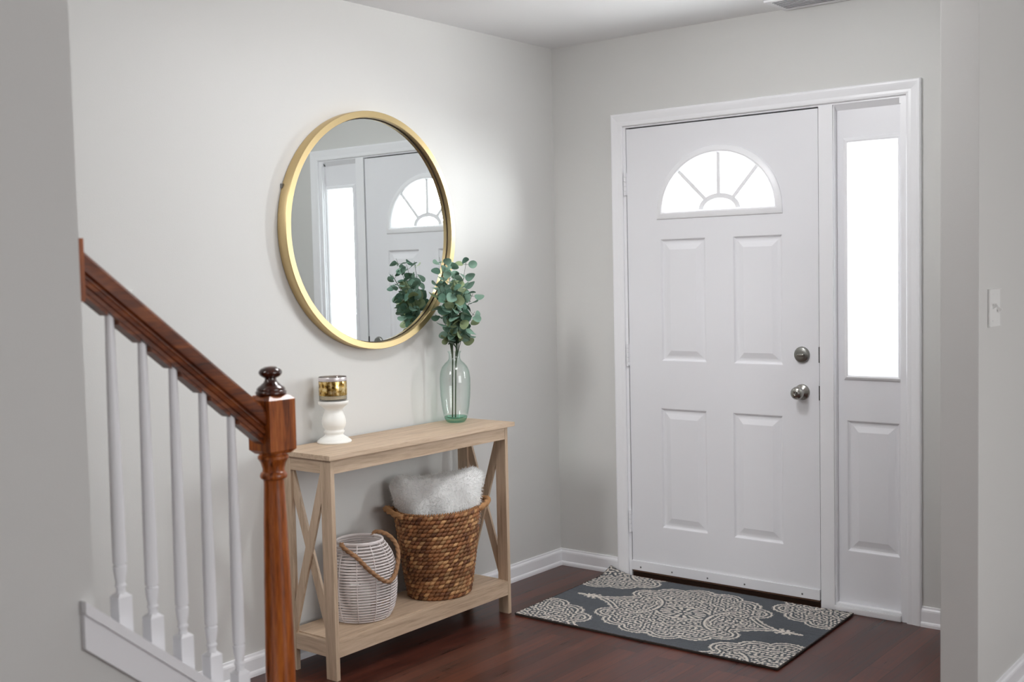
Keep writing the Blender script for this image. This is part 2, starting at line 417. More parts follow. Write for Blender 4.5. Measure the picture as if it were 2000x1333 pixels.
for ang in (45, 90, 135):
    c_, s_ = math.cos(math.radians(ang)), math.sin(math.radians(ang))
    a0 = Vector((FX + .008 + .090 * c_, 0, FZ + .060 * s_)); a1 = Vector((FX + .274 * c_ * (.98 if ang != 90 else 1), 0, FZ + .248 * s_))
    a0.y = a1.y = .011
    if ang == 90: a1.x = a0.x = FX + .006
    mu.bar(a0, a1, .0165, .016, (0, 0, 1) if ang != 90 else (1, 0, 0))
mu.build('fanlight_grille', TRIM, door)
MB().prism(arc(FX, FZ - .004, .272, .248), .022, .026, 'y').build('fanlight_glass', PANE, door)
sw = MB().box(.404, 1.3225, -.004, YF, .032, .076, .0015)
swo = sw.build('door_sweep', DOORP, door)
for x in (.455, .62, .80, .98, 1.245):
    MB().lathe([(0, .0022), (.003, .002), (.004, .0008), (.004, 0)], (x, -.004, .048), 12, axis='y').build('screw', SCREW, swo)
MB().box(.41, 1.322, .0, .02, .024, .033).build('sweep_seal', mat('rubber_seal', (96, 66, 48), .6), swo)
for zc in (1.806, 1.028, .258):
    hg = MB()
    for k in range(5): hg.lathe([(.0035, 0), (.0058, .001), (.0058, .0195), (.0035, .0205)], (.4035, -.0065, zc - .052 + k * .0208), 14)
    hg.box(.4035, .409, -.003, .003, zc - .05, zc + .05).build('hinge', TRIM, door, smooth=40)
# deadbolt and knob
KX = 1.249
db = MB().lathe([(.034, 0), (.034, .004), (.031, .010), (.026, .0125), (.012, .013), (0, .013)], (KX, YF, 1.051), 40, axis='y')
dbo = tag(db.build('deadbolt', NICKD, door, smooth=40), 'round satin nickel deadbolt rose')
MB().box(KX - .016, KX + .016, YF - .026, YF - .012, 1.046, 1.056, .003).build('thumb_turn', NICK, dbo)
kb = MB().lathe([(.033, 0), (.033, .003), (.029, .008), (.014, .011), (.011, .016), (.011, .026), (.0145, .030), (.0225, .036), (.0265, .044), (.0272, .052), (.0255, .060), (.020, .066), (.012, .069), (.009, .0695), (.008, .0685), (0, .0685)], (KX, YF, .896), 40, axis='y')
kbo = tag(kb.build('door_knob', NICK, door, smooth=50), 'round polished nickel knob')
MB().box(KX - .002, KX + .002, YF - .0715, YF - .068, .890, .902).build('privacy_button', NICKD, kbo)
MB().box(1.3222, 1.3262, -.0005, .02, .865, .925).box(1.3222, 1.3262, -.0005, .02, 1.02, 1.085).build('latch_plate', BLACK, door)

# sidelight
win = shell('window_1', (1.533, .02, .034))
GX0, GX1, GZ0, GZ1 = 1.443, 1.640, .975, 1.902
panelled('panel', 1.390, 1.664, .034, 2.0585, .026, .04, [(1.428, 1.649, .247, .79)], ring_pts(GX0, GX1, GZ0, GZ1), DOORP, win)
surround(MB(), ring_pts(GX0, GX1, GZ0, GZ1), [(-.001, -.02), (-.001, .003), (.004, .009), (.010, .011), (.016, .008), (.021, .004), (.022, 0), (.022, -.02)], .026).build('window_frame', TRIM, win)
MB().box(GX0 - .002, GX1 + .002, .046, .050, GZ0 - .002, GZ1 + .002).build('window_glass', PANE, win)

# ------------------------------------------------------------------ ceiling register
vt = thing('ceiling_vent', 'white louvred air register on the ceiling above the front door', 'vent', (1.35, -.11, H - .001))
v = MB()
for a, b, c, d in ((1.19, 1.51, -.035, -.012), (1.19, 1.51, -.205, -.182), (1.19, 1.213, -.182, -.035), (1.487, 1.51, -.182, -.035)): v.box(a, b, c, d, H - .010, H - .0005, .002)
v.build('frame', TRIM, vt)
v = MB()
for k in range(7): v.bar((1.213, -.166 + k * .0205, H - .006), (1.487, -.166 + k * .0205, H - .006), .016, .0015, (0, 1, .8))
v.build('louvre', TRIM, vt)
MB().box(1.213, 1.487, -.182, -.035, H - .0008, H - .0004).build('duct_shade', BLACK, vt)

# ------------------------------------------------------------------ wall switches
def switch(name, label, c, n, e, gang):
    """c centre on the wall, n outward normal, e along the wall"""
    c, n, e = Vector(c), Vector(n), Vector(e); z = Vector((0, 0, 1))
    t = thing(name, label, 'light switch', c)
    hw = .0575 if gang == 2 else .035
    bm = bmesh.new(); bmesh.ops.create_cube(bm, size=1)
    for q in bm.verts: q.co = c + e * q.co.x * hw * 2 + z * q.co.z * .116 + n * (.003 + q.co.y * .006)
    bmesh.ops.bevel(bm, geom=list(bm.edges), offset=.0022, segments=2, affect='EDGES')
    MB().bm(bm).build('plate', PLAST, t)
    for k in range(gang):
        o = e * ((k - (gang - 1) / 2) * .046); dz = .010 if k == 0 else -.010
        MB().bar(c + o + n * .004, c + o + n * .019 + z * dz * (1 if gang == 2 else -1), .010, .009, e).build('toggle', PLAST, t)
        for q in (-.041, .041):
            p = c + o + z * q + n * .0062
            MB().tube([p - n * .001, p + n * .0008], .0028, 10).build('screw', PLAST, t)
    return t
switch('light_switch', 'white double toggle switch plate on the near partition wall at right', (PX1, -.738, 1.275), (1, 0, 0), (0, 1, 0), 2)
switch('light_switch', 'single white switch plate on the wall half hidden behind the wooden handrail', (0, -2.347, 1.330), (1, 0, 0), (0, 1, 0), 1)

# ------------------------------------------------------------------ stair railing
NX, NY = 1.0, -2.588
rail = thing('stair_railing', 'stained wood handrail and newel post with white balusters at stair foot', 'railing', (NX, -2.87, 0))
nb = MB().box(NX - .041, NX + .041, NY - .041, NY + .041, 0, .36, .006)
nb.lathe([(.040, .36), (.041, .368), (.036, .376), (.037, .39), (.0375, .42), (.036, .50), (.0335, .65), (.030, .78), (.0265, .88), (.0255, .905), (.0262, .912), (.0325, .916), (.0345, .922), (.0325, .929), (.028, .933),
          (.0275, .940), (.0315, .955), (.0355, .962), (.0385, .966), (.0385, .972), (.034, .976), (.034, .986)], (NX, NY, 0), 40)
newel = nb.build('newel_post', RAILW_Z, rail, smooth=35)
bl = bmesh.new(); bmesh.ops.create_cube(bl, size=1)
for q in bl.verts: q.co = Vector((NX + q.co.x * .083, NY + q.co.y * .083, (.978 + 1.124) / 2 + q.co.z * .146))
bmesh.ops.bevel(bl, geom=[e for e in bl.edges if abs(e.verts[0].co.z - e.verts[1].co.z) < .01], offset=.010, segments=1, affect='EDGES')
MB().bm(bl).build('newel_block', RAILW_Z, newel)
fi = MB().lathe([(.030, 1.118), (.036, 1.124), (.0385, 1.128), (.0385, 1.133), (.035, 1.1365), (.036, 1.139), (.033, 1.144), (.025, 1.150), (.018, 1.156), (.0145, 1.162), (.0145, 1.1665), (.020, 1.169), (.026, 1.1735), (.0292, 1.179), (.0288, 1.184), (.024, 1.190), (.014, 1.195), (0, 1.1965)], (NX, NY, 0), 40)
tag(fi.build('finial', FINW, newel, smooth=60), 'dark turned ball finial')
# handrail: moulded profile swept along the slope
rz = lambda y: 1.130 + .812 * (-2.664 - y)                  # top of the rail
HP = [(-.019, -.086), (.019, -.086), (.019, -.074), (.024, -.072), (.0255, -.062), (.021, -.056), (.021, -.050), (.030, -.046), (.0315, -.030), (.030, -.012), (.023, -.003), (.012, 0), (-.012, 0), (-.023, -.003), (-.030, -.012), (-.0315, -.030), (-.030, -.046), (-.021, -.050), (-.021, -.056), (-.0255, -.062), (-.024, -.072), (-.019, -.074)]
hr = MB(); ys = (-3.116, NY - .0405); n = len(HP)
hr.add([(NX + a, y, rz(y) + b) for y in ys for a, b in HP], [tuple(range(n)), tuple(range(n, 2 * n))] + [(i, (i + 1) % n, n + (i + 1) % n, n + i) for i in range(n)])
hro = hr.build('handrail', RAILW_Y, rail, smooth=28)
MB().prism([(NX - .056, 1.375), (NX + .056, 1.375), (NX + .056, 1.507), (NX - .056, 1.507)], -3.1295, -3.118, 'y').build('rosette', RAILW_Z, hro)
by = [-3.030, -2.951, -2.873, -2.794, -2.7145]
edges = [-3.116] + by + [NY - .041]
for i in range(6):
    a = edges[i] + (.013 if i else 0); b = edges[i + 1] - (.013 if i < 5 else 0)
    MB().prism([(a, rz(a) - .096), (b, rz(b) - .096), (b, rz(b) - .084), (a, rz(a) - .084)], NX - .0165, NX + .0165, 'x').build('fillet', RAILW_Y, hro)
for y in by:
    z0 = kz(y) - .016; zt = rz(y) - .078; zb = kz(y) + .088       # zb: top of the square foot
    b = bmesh.new(); bmesh.ops.create_cube(b, size=1)
    for q in b.verts: q.co = Vector((NX + q.co.x * .034, y + q.co.y * .034, (z0 + zb) / 2 + q.co.z * (zb - z0)))
    bmesh.ops.bevel(b, geom=[e for e in b.edges if e.verts[0].co.z > zb - .01 and e.verts[1].co.z > zb - .01], offset=.0075, segments=1, affect='EDGES')
    bb = MB().bm(b)
    hgt = zt - zb
    pr = [(.0115, -.004), (.0105, .004), (.0100, .010), (.0125, .014), (.0130, .017), (.0110, .020), (.0102, .024), (.0125, .034), (.0142, .046), (.0150, .056), (.0148, .060), (.0122, .062), (.0120, .065), (.0150, .067), (.0152, .074), (.0150, .10)]
    pr = [(r, zb + h) for r, h in pr] + [(.0150, zb + .2 * hgt + .06), (.0135, zb + .5 * hgt), (.0118, zb + .75 * hgt), (.0098, zb + .95 * hgt), (.0095, zt)]
    bb.lathe(pr, (NX, y, 0), 28)
    bb.build('baluster', TRIM, rail, smooth=40)

# ------------------------------------------------------------------ round mirror
MY, MZ = -1.240, 1.591
mir = thing('round_mirror', 'round wall mirror in a deep brushed gold frame above the console', 'mirror', (0, MY, MZ))
def ringx(mb, prof, n=96):                                  # prof (radius, x)
    vs = [(x, MY + r * math.cos(2 * math.pi * k / n), MZ + r * math.sin(2 * math.pi * k / n)) for r, x in prof for k in range(n)]
    m = len(prof); fs = [(i * n + k, i * n + (k + 1) % n, ((i + 1) % m) * n + (k + 1) % n, ((i + 1) % m) * n + k) for i in range(m) for k in range(n)]
    return mb.add(vs, fs)
ringx(MB(), [(.462, .002), (.4625, .046), (.4610, .048), (.4385, .048), (.437, .0465), (.437, .0245), (.4365, .002)]).build('frame', GOLD, mir, smooth=40)
ringx(MB(), [(.4368, .0245), (.4368, .027), (.4335, .027), (.4335, .0245)]).build('groove', GOLDD, mir)
dm = MB(); n = 96
dm.add([(.0255, MY + .4362 * math.cos(2 * math.pi * k / n), MZ + .4362 * math.sin(2 * math.pi * k / n)) for k in range(n)] + [(.004, MY + .4362 * math.cos(2 * math.pi * k / n), MZ + .4362 * math.sin(2 * math.pi * k / n)) for k in range(n)],
       [tuple(range(n)), tuple(range(n, 2 * n))] + [(k, (k + 1) % n, n + (k + 1) % n, n + k) for k in range(n)])
dm.build('mirror_glass', MIRR, mir)
hy = MY - .4605 * math.cos(math.radians(20)); hz = MZ + .4605 * math.sin(math.radians(20))
MB().box(.0005, .008, hy - .008, hy + .008, hz - .008, hz + .008, .001).build('hanging_clip', SCREW, mir)

# ------------------------------------------------------------------ console table
TX0, TX1, TY0, TY1, TZ = .022, .318, -1.776, -.744, .800
con = thing('console_table', 'pale oak console table with X shaped ends below the mirror', 'table', (.17, -1.26, 0))
MB().box(TX0, TX1, TY0, TY1, TZ - .018, TZ, .002).build('tabletop', OAK_Y, con)
LY0, LY1, LX0, LX1 = -1.757, -.771, .040, .300
for y0 in (LY0, LY1 - .018):
    for x0 in (LX0, LX1 - .052):
        MB().box(x0, x0 + .052, y0, y0 + .018, 0, TZ - .018, .001).build('leg', OAK_Z, con)
MB().box(LX1 - .018, LX1 - .001, LY0 + .018, LY1 - .018, .731, TZ - .018, .0008).build('apron', OAK_Y, con)
MB().box(LX0 + .001, LX0 + .018, LY0 + .018, LY1 - .018, .731, TZ - .018, .0008).build('apron', OAK_Y, con)
for y0 in (LY0, LY1 - .018):
    ye = y0 + .009
    MB().box(LX0 + .052, LX1 - .052, y0 + .001, y0 + .017, .731, TZ - .018).build('end_apron', OAK_X, con)
    a, b = LX0 + .036, LX1 - .036
    MB().bar((a, ye - .003, .145), (b, ye - .003, .735), .034, .010, (1, 0, 0)).build('cross_brace', OAK_Z, con)
    MB().bar((b, ye + .0065, .145), (a, ye + .0065, .735), .034, .010, (1, 0, 0)).build('cross_brace', OAK_Z, con)
    MB().box(LX0 + .052, LX1 - .052, y0 + .001, y0 + .017, .080, .136).build('end_rail', OAK_X, con)
MB().box(LX0 + .0185, LX1 - .0185, LY0 + .0185, LY1 - .0185, .124, .140, .001).build('shelf', OAK_Y, con)
MB().box(LX1 - .018, LX1 - .001, LY0 + .018, LY1 - .018, .080, .1385, .0008).build('shelf_rail', OAK_Y, con)
MB().box(LX0 + .001, LX0 + .018, LY0 + .018, LY1 - .018, .080, .1385, .0008).build('shelf_rail', OAK_Y, con)

# ------------------------------------------------------------------ candle holder and jar candle
HX, HY = .088, -1.537
ch = MB().lathe([(.062, 0), (.064, .003), (.063, .008), (.052, .017), (.040, .024), (.034, .029), (.0335, .033), (.0375, .038), (.0385, .043), (.035, .047), (.036, .052), (.042, .060), (.0448, .072), (.0445, .084), (.041, .098), (.036, .110), (.033, .120), (.034, .126), (.042, .134), (.052, .142), (.0555, .147), (.0565, .153), (.0555, .157), (.052, .157), (.0500, .1545), (0, .1545)], (HX, HY, TZ), 48)
tag(ch.build('candle_holder', WHITEC, smooth=60), 'white turned pedestal candle holder standing on the console table', 'candle holder')
JZ = TZ + .1550
jar = thing('jar_candle', 'gold speckled glass jar candle on the white pedestal', 'candle', (HX, HY, JZ))
MB().lathe([(.046, 0), (.0505, .003), (.0515, .008), (.0515, .0905), (.0508, .0915), (.0500, .0905), (.0500, .007), (0, .006)], (HX, HY, JZ), 48).build('jar', CLEARG, jar, smooth=50)
GB = mat('gold_mercury_band', (206, 166, 84), .22, .85)
n = N(GB, 'ShaderNodeTexNoise', Scale=70.0, Detail=3.0); L(GB, coords(GB), n.inputs['Vector'])
L(GB, ramp(GB, [(.35, (96, 66, 26)), (.5, (206, 168, 92)), (.62, (240, 216, 160))], n.outputs['Fac']), bsdf(GB).inputs['Base Color'])
MB().lathe([(.0519, .0225), (.0521, .0235), (.0521, .0735), (.0519, .0745)], (HX, HY, JZ), 48, cap=False).build('gold_band', GB, jar, smooth=True)
MB().lathe([(.0522, .076), (.0526, .0775), (.0526, .0885), (.0522, .090)], (HX, HY, JZ), 48, cap=False).build('silver_rim', mat('silver_rim', (224, 216, 216), .35, .6), jar, smooth=True)
MB().lathe([(.044, .0075), (.0495, .009), (.0495, .055), (.0485, .057), (0, .0568)], (HX, HY, JZ), 40).build('wax', WAX, jar, smooth=50)
for a in range(3):
    MB().tube([(HX + .018 * math.cos(a * 2.1), HY + .018 * math.sin(a * 2.1), JZ + z) for z in (.0565, .066)], .0011, 6).build('wick', WHITEC, jar)

# ------------------------------------------------------------------ glass bottle vase with eucalyptus
VX, VY = .108, -.872
vs_ = thing('bottle_vase', 'tall pale green glass bottle vase on the console table', 'vase', (VX, VY, TZ))
po = [(0, .001), (.030, .001), (.037, .003), (.043, .010), (.051, .030), (.0575, .065), (.062, .11), (.0638, .15), (.0638, .185), (.0605, .212), (.0525, .232), (.0405, .247), (.029, .257), (.0245, .265), (.0238, .275), (.0242, .287), (.0275, .293), (.0295, .2965)]
pi_ = [(.0272, .2965), (.025, .292), (.0222, .286), (.0218, .275), (.0225, .266), (.0275, .2555), (.039, .245), (.051, .230), (.0588, .211), (.062, .185), (.062, .15), (.0602, .11), (.0555, .066), (.049, .034), (.040, .020), (.028, .015), (0, .014)]
MB().lathe(po[3:] + pi_[:-3], (VX, VY, TZ), 56, cap=False).build('glass_body', GREENG, vs_, smooth=70)
MB().lathe([(0, .001), (.030, .001), (.037, .003), (.043, .010), (.048, .022), (.0455, .0265), (.034, .019), (.024, .0155), (0, .0145)], (VX, VY, TZ), 56).build('glass_base', GREENB, vs_, smooth=60)

E1 = Vector((.742, .670, 0)); EC = Vector((.670, -.742, 0))   # across the view, towards the viewer
def eucalyptus(name, label, seed, foot, ends):
    rnd = random.Random(seed)
    t = thing(name, label, 'plant', (VX, VY, TZ + .02))
    base = Vector((VX, VY, TZ)); stem = MB(); lf = MB(); cols = []
    neck = base + E1 * foot[2] + EC * foot[3] + Vector((0, 0, .295))
    f0 = base + E1 * foot[0] + EC * foot[1] + Vector((0, 0, .021))
    pts = [f0.lerp(neck, k / 8) for k in range(9)]
    stem.tube(pts, .0028, 8)
    for (e, c, z, n_) in ends:
        tip = base + E1 * e + EC * c + Vector((0, 0, z)); start = neck - Vector((0, 0, .05))
        mid = start.lerp(tip, .5) + Vector((0, 0, .03)) - (E1 * e + EC * c) * .22
        path = []
        for k in range(15):
            s = k / 14; path.append(start * (1 - s) ** 2 + mid * 2 * s * (1 - s) + tip * s * s)
        stem.tube(path, [.0019 * (1 - .6 * k / 14) for k in range(15)], 6)
        for q in range(n_):
            s = .30 + .70 * (q + .5) / n_; i = min(13, int(s * 14)); p = path[i].lerp(path[i + 1], s * 14 - i); d = (path[i + 1] - path[i]).normalized()
            az = rnd.uniform(0, 6.28)
            for sd in ((0, math.pi) if q < n_ - 1 else (0, 2.1, 4.2)):
                side = d.orthogonal().normalized(); side.rotate(Matrix.Rotation(az + sd + rnd.uniform(-.4, .4), 3, d))
                out = (side + d * rnd.uniform(-.1, .7) + Vector((0, 0, rnd.uniform(-.25, .2)))).normalized()
                r = (.0250 - .0085 * max(0, s - .72) / .28 - .004 * max(0, .45 - s) / .15) * rnd.uniform(.82, 1.08)
                c0 = p + out * .012; cen = c0 + out * r * .95
                if cen.x - r < .054 and cen.z > MZ - .47: continue
                nr = out.cross(side.cross(out) + Vector((rnd.uniform(-.8, .8), rnd.uniform(-.8, .8), rnd.uniform(-.8, .8)))).normalized()
                nr = (nr - out * nr.dot(out)).normalized(); bi = out.cross(nr)
                stem.tube([p, c0], .0007, 4)
                b0 = len(lf.v); vv = [cen + nr * (-.06 * r)]; m_ = 14
                for rr in (.55, 1.0):
                    for k in range(m_):
                        a = 2 * math.pi * k / m_; x_, y_ = math.cos(a), math.sin(a)
                        ell = 1 + .10 * (x_ if x_ > 0 else 0)
                        vv.append(cen + out * (x_ * r * rr * ell) + bi * (y_ * r * rr * .95) + nr * (r * (.22 * rr * rr * y_ * y_ - .12 * rr * rr * x_ * x_)))
                ff = [(0, 1 + k, 1 + (k + 1) % m_) for k in range(m_)] + [(1 + k, 1 + m_ + k, 1 + m_ + (k + 1) % m_, 1 + (k + 1) % m_) for k in range(m_)]
                lf.add(vv, ff)
                mixv = rnd.random(); g = rnd.uniform(.8, 1.15)
                A = srgb(122, 154, 136); B = srgb(140, 156, 116); D = srgb(88, 124, 106)
                base_c = [A, B, D][0 if mixv < .5 else (1 if mixv < .75 else 2)]
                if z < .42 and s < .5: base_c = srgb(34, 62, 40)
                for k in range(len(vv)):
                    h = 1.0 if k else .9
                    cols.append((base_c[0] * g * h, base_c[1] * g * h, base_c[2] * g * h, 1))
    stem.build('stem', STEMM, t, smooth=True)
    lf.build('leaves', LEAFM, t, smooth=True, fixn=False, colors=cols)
    return t
eucalyptus('eucalyptus_spray', 'eucalyptus spray in the bottle vase leaning towards the mirror', 4, (-.014, .0, -.007, .004),
    [(-.052, .115, .685, 6), (-.015, .07, .660, 6), (-.06, .06, .58, 5), (-.03, .10, .52, 5), (-.05, .04, .45, 4), (.0, .13, .62, 6), (-.015, .02, .375, 2)])
eucalyptus('eucalyptus_spray', 'eucalyptus spray in the bottle vase leaning away from the mirror', 11, (-.002, .008, .007, -.002),
    [(.060, .03, .675, 6), (.03, .06, .58, 5), (.085, .03, .54, 5), (.088, .05, .46, 5), (.05, .10, .55, 5), (.015, .12, .60, 5), (.03, .09, .47, 4), (.02, .02, .375, 2)])

# ------------------------------------------------------------------ seagrass basket with pillow
BX, BY, BZ = .178, -1.076, .1405
BTOP = .346                              # bottom/top half-length along the wall, height
bas = thing('woven_basket', 'round brown seagrass basket with rope handles on the console shelf', 'basket', (BX, BY, BZ))
rnd = random.Random(5)
def bdim(h):
    s = h / BTOP; k = s ** .8
    return .133 + (.190 - .133) * k, .115 + (.158 - .115) * k  # along y, along x
wv = MB(); cols = []
rows = 21
for r_ in range(rows):
    h = .009 + r_ * (BTOP - .020) / (rows - 1)
    ly, lx = bdim(h); per = math.pi * (ly + lx); ns = int(per / .021); ph = rnd.random() + (r_ % 2) * .5
    for k in range(ns):
        a0 = 2 * math.pi * (k + ph) / ns; span = 2 * math.pi / ns * 1.55
        g = rnd.uniform(.55, 1.25); tone = rnd.random()
        cc = [srgb(152, 102, 64), srgb(190, 144, 98), srgb(118, 74, 46)][0 if tone < .5 else (1 if tone < .78 else 2)]
        path = []; rad = []
        for q in range(5):
            t_ = q / 4; a = a0 + span * (t_ - .5); out = .0055 * math.sin(math.pi * t_) - .002
            dz = (t_ - .5) * .015
            path.append((BX + (lx - .007 + out) * math.cos(a), BY + (ly - .007 + out) * math.sin(a), BZ + h + dz)); rad.append(.0028 + .0060 * math.sin(math.pi * t_))
        n0 = len(wv.v); wv.tube(path, rad, 6)
        cols += [(cc[0] * g, cc[1] * g, cc[2] * g, 1)] * (len(wv.v) - n0)
wv.build('woven_body', SEAG, bas, smooth=True, fixn=False, colors=cols)
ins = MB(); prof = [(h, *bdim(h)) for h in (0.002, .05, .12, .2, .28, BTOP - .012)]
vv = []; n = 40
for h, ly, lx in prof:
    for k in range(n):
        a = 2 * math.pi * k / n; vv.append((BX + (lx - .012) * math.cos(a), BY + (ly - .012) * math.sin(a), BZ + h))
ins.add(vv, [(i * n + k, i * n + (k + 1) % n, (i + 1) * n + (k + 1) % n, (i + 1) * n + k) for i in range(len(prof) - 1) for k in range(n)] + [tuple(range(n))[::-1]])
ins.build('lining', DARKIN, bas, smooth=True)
ly, lx = bdim(BTOP - .004)
rm = MB(); rcol = []
for k in range(96):
    a0 = 2 * math.pi * k / 96; path = []; g = rnd.uniform(.7, 1.25); cc = srgb(140, 96, 56)
    for q in range(5):
        t_ = q / 4; a = a0 + .075 * (t_ - .5); o_ = .006 * math.sin(math.pi * t_) - .004
        path.append((BX + (lx - .007 + o_) * math.cos(a), BY + (ly - .007 + o_) * math.sin(a), BZ + BTOP - .010 + .014 * t_))
    n0 = len(rm.v); rm.tube(path, [.0026, .0042, .0046, .0042, .0026], 6); rcol += [(cc[0] * g, cc[1] * g, cc[2] * g, 1)] * (len(rm.v) - n0)
rm.build('rim', SEAG, bas, smooth=True, fixn=False, colors=rcol)
for sgn in (-1, 1):
    pts = []
    for k in range(73):
        s = k / 72; a = -.42 + .84 * s; bul = math.sin(math.pi * s)
        b_ = a + .50                                          # angle from the +y axis towards +x
        R_ = 1 / math.hypot(math.sin(b_) / (lx - .008), math.cos(b_) / (ly - .008)) + .042 * bul ** .7
        pts.append((BX + sgn * R_ * math.sin(b_), BY + sgn * R_ * math.cos(b_), BZ + BTOP - .010 + .022 * bul))
    hb_ = MB().tube(pts, .0105, 14, lobes=3, twist=70, amp=.26)
    hb_.build('handle', GRASSR, bas, smooth=True)

# pillow
PC = Vector((BX + .002, BY + .008, .430)); pe = Vector((.62, .785, 0)).normalized(); pz = Vector((-.12, .05, 1)).normalized(); pn = pe.cross(pz).normalized()
def pil(u, v, side):
    hw = .118 + (.208 - .118) * min(1, max(0, (v + 1) / 2)) ** .85
    edge = (1 - abs(u) ** 3.6) * (1 - abs(v) ** 3.6)
    th = .078 * max(edge, 0) ** .5
    sag = -.020 * (1 - u * u) * max(0, v) + .012 * abs(u) ** 4 * max(0, v)
    wr = (.004 * math.sin(9 * u + 3 * v) + .004 * math.sin(5 * u - 8 * v + 1)) * edge
    pinch = 1 - .05 * (1 - abs(v) ** 2) * abs(u); rc = max(0, abs(u) - .72) / .28 * max(0, v - .72) / .28; pinch *= 1 - .13 * rc; sag -= .040 * rc
    return PC + pe * (u * hw * pinch) + pz * (v * .205 + sag + u * .012) + pn * side * (th + wr)
pm = MB(); n = 44; rnd = random.Random(9)
for side in (1, -1):
    vv = []
    for i in range(n + 1):
        for j in range(n + 1):
            u, v = -1 + 2 * i / n, -1 + 2 * j / n
            q = pil(u, v, side); e_ = (1 - u ** 6) * (1 - v ** 6)
            vv.append(q + pn * side * (rnd.uniform(-.002, .002) * e_))
    pm.add(vv, [(i * (n + 1) + j, (i + 1) * (n + 1) + j, (i + 1) * (n + 1) + j + 1, i * (n + 1) + j + 1) for i in range(n) for j in range(n)])
po_ = tag(pm.build('pillow', PILB, smooth=True), 'fluffy white faux fur pillow standing in the brown basket', 'pillow')
ft = MB()
for k in range(11000):
    u = rnd.uniform(-1, 1); v = rnd.uniform(-.2, 1); side = 1 if rnd.random() < .75 else -1
    if rnd.random() < .12: v = rnd.uniform(.93, 1)
    p = pil(u, v, side)
    nn = (pn * side * max(.15, (1 - u ** 4) * (1 - v ** 4)) + pe * u ** 3 * .8 + pz * (v ** 3 * .8 if v > 0 else 0)).normalized()
    comb = pe * (.5 * math.sin(7 * u + 2) + rnd.uniform(-.6, .6)) + pz * (-.3 + .5 * math.sin(6 * v + 4 * u) + rnd.uniform(-.6, .6))
    d = (nn * .7 + comb * .55).normalized(); ln = rnd.uniform(.007, .015); sdv = d.orthogonal().normalized(); sdv.rotate(Matrix.Rotation(rnd.uniform(0, 6.28), 3, d))
    ft.add([p - sdv * .0011, p + sdv * .0011, p + d * ln + Vector((0, 0, -.002))], [(0, 1, 2)])
tag(ft.build('fur', FUR, po_, smooth=True, fixn=False), kind='stuff')

# ------------------------------------------------------------------ rattan lantern with candle
LX, LYc, LZ = .143, -1.478, .1405
lan = thing('rattan_lantern', 'white rattan lantern with rope handle on the console shelf', 'lantern', (LX, LYc, LZ))
LP = [(0, .104), (.01, .110), (.03, .121), (.07, .130), (.12, .134), (.16, .134), (.20, .130), (.235, .120), (.262, .105), (.28, .091), (.288, .085)]
def lrad(h):
    for (a, ra), (b, rb) in zip(LP, LP[1:]):
        if h <= b: return ra + (rb - ra) * (h - a) / (b - a)
    return LP[-1][1]
rg = MB(); nr_ = 28
for k in range(nr_):
    h = .004 + .281 * k / (nr_ - 1); R_ = lrad(h)
    rg.tube([(LX + R_ * math.cos(2 * math.pi * q / 56), LYc + R_ * math.sin(2 * math.pi * q / 56), LZ + h) for q in range(56)], .0033, 6, closed=True)
rg.build('rattan_rings', RATT, lan, smooth=True)
for k in range(12):
    a = 2 * math.pi * (k + .35) / 12
    MB().tube([(LX + (lrad(h) + .0028) * math.cos(a), LYc + (lrad(h) + .0028) * math.sin(a), LZ + h) for h in [.288 * q / 24 for q in range(25)]], .0017, 6).build('rib', RATT, lan, smooth=True)
MB().tube([(LX + .086 * math.cos(2 * math.pi * q / 56), LYc + .086 * math.sin(2 * math.pi * q / 56), LZ + .289) for q in range(56)], .0048, 8, closed=True).build('rim', RATT, lan, smooth=True)
MB().lathe([(0, .0), (.103, .0), (.103, .006), (0, .006)], (LX, LYc, LZ), 40).build('base', RATT, lan)
MB().lathe([(.080, .287), (.1265, .16), (.122, .08), (.100, .010)], (LX, LYc, LZ), 40, cap=False).build('glass_liner', CLEARG, lan, smooth=True) if False else None
lc = Vector((LX, LYc, LZ)); e1 = Vector((.70, .714, 0)); ec = Vector((.714, -.70, 0))
K = [(-.060, .058, .286), (-.066, .074, .290), (-.050, .098, .276), (-.010, .122, .250), (.035, .139, .205), (.080, .128, .165), (.108, .103, .152), (.132, .060, .175), (.143, .020, .225), (.136, -.012, .262), (.110, -.040, .290), (.075, -.066, .300), (.054, -.076, .294), (.050, -.068, .286)]
pts = []
for i in range(len(K) - 1):
    p0, p1, p2, p3 = [Vector(K[max(0, min(len(K) - 1, i + d))]) for d in (-1, 0, 1, 2)]
    for q in range(20):
        t = q / 20; pts.append(.5 * ((2 * p1) + (p2 - p0) * t + (2 * p0 - 5 * p1 + 4 * p2 - p3) * t * t + (3 * p1 - p0 - 3 * p2 + p3) * t ** 3))
pts.append(Vector(K[-1])); W_ = []
for p in pts:
    q = e1 * p.x + ec * p.y; need = lrad(min(.288, p.z)) + .010 if p.z < .286 else 0
    if p.z < .286 and q.length < need: q = q.normalized() * need
    W_.append(lc + q + Vector((0, 0, p.z)))
MB().tube(W_, .0074, 14, lobes=3, twist=95, amp=.24).build('rope_handle', ROPE, lan, smooth=True)
cd = thing('pillar_candle', 'white pillar candle inside the rattan lantern', 'candle', (LX - .005, LYc, LZ + .006))
MB().lathe([(.036, .0), (.038, .002), (.038, .108), (.036, .112), (.028, .110), (0, .107)], (LX - .005, LYc, LZ + .0065), 32).build('wax', WHITEC, cd, smooth=50)
MB().tube([(LX - .005, LYc, LZ + .112), (LX - .004, LYc, LZ + .126)], .0011, 6).build('wick', BLACK, cd)

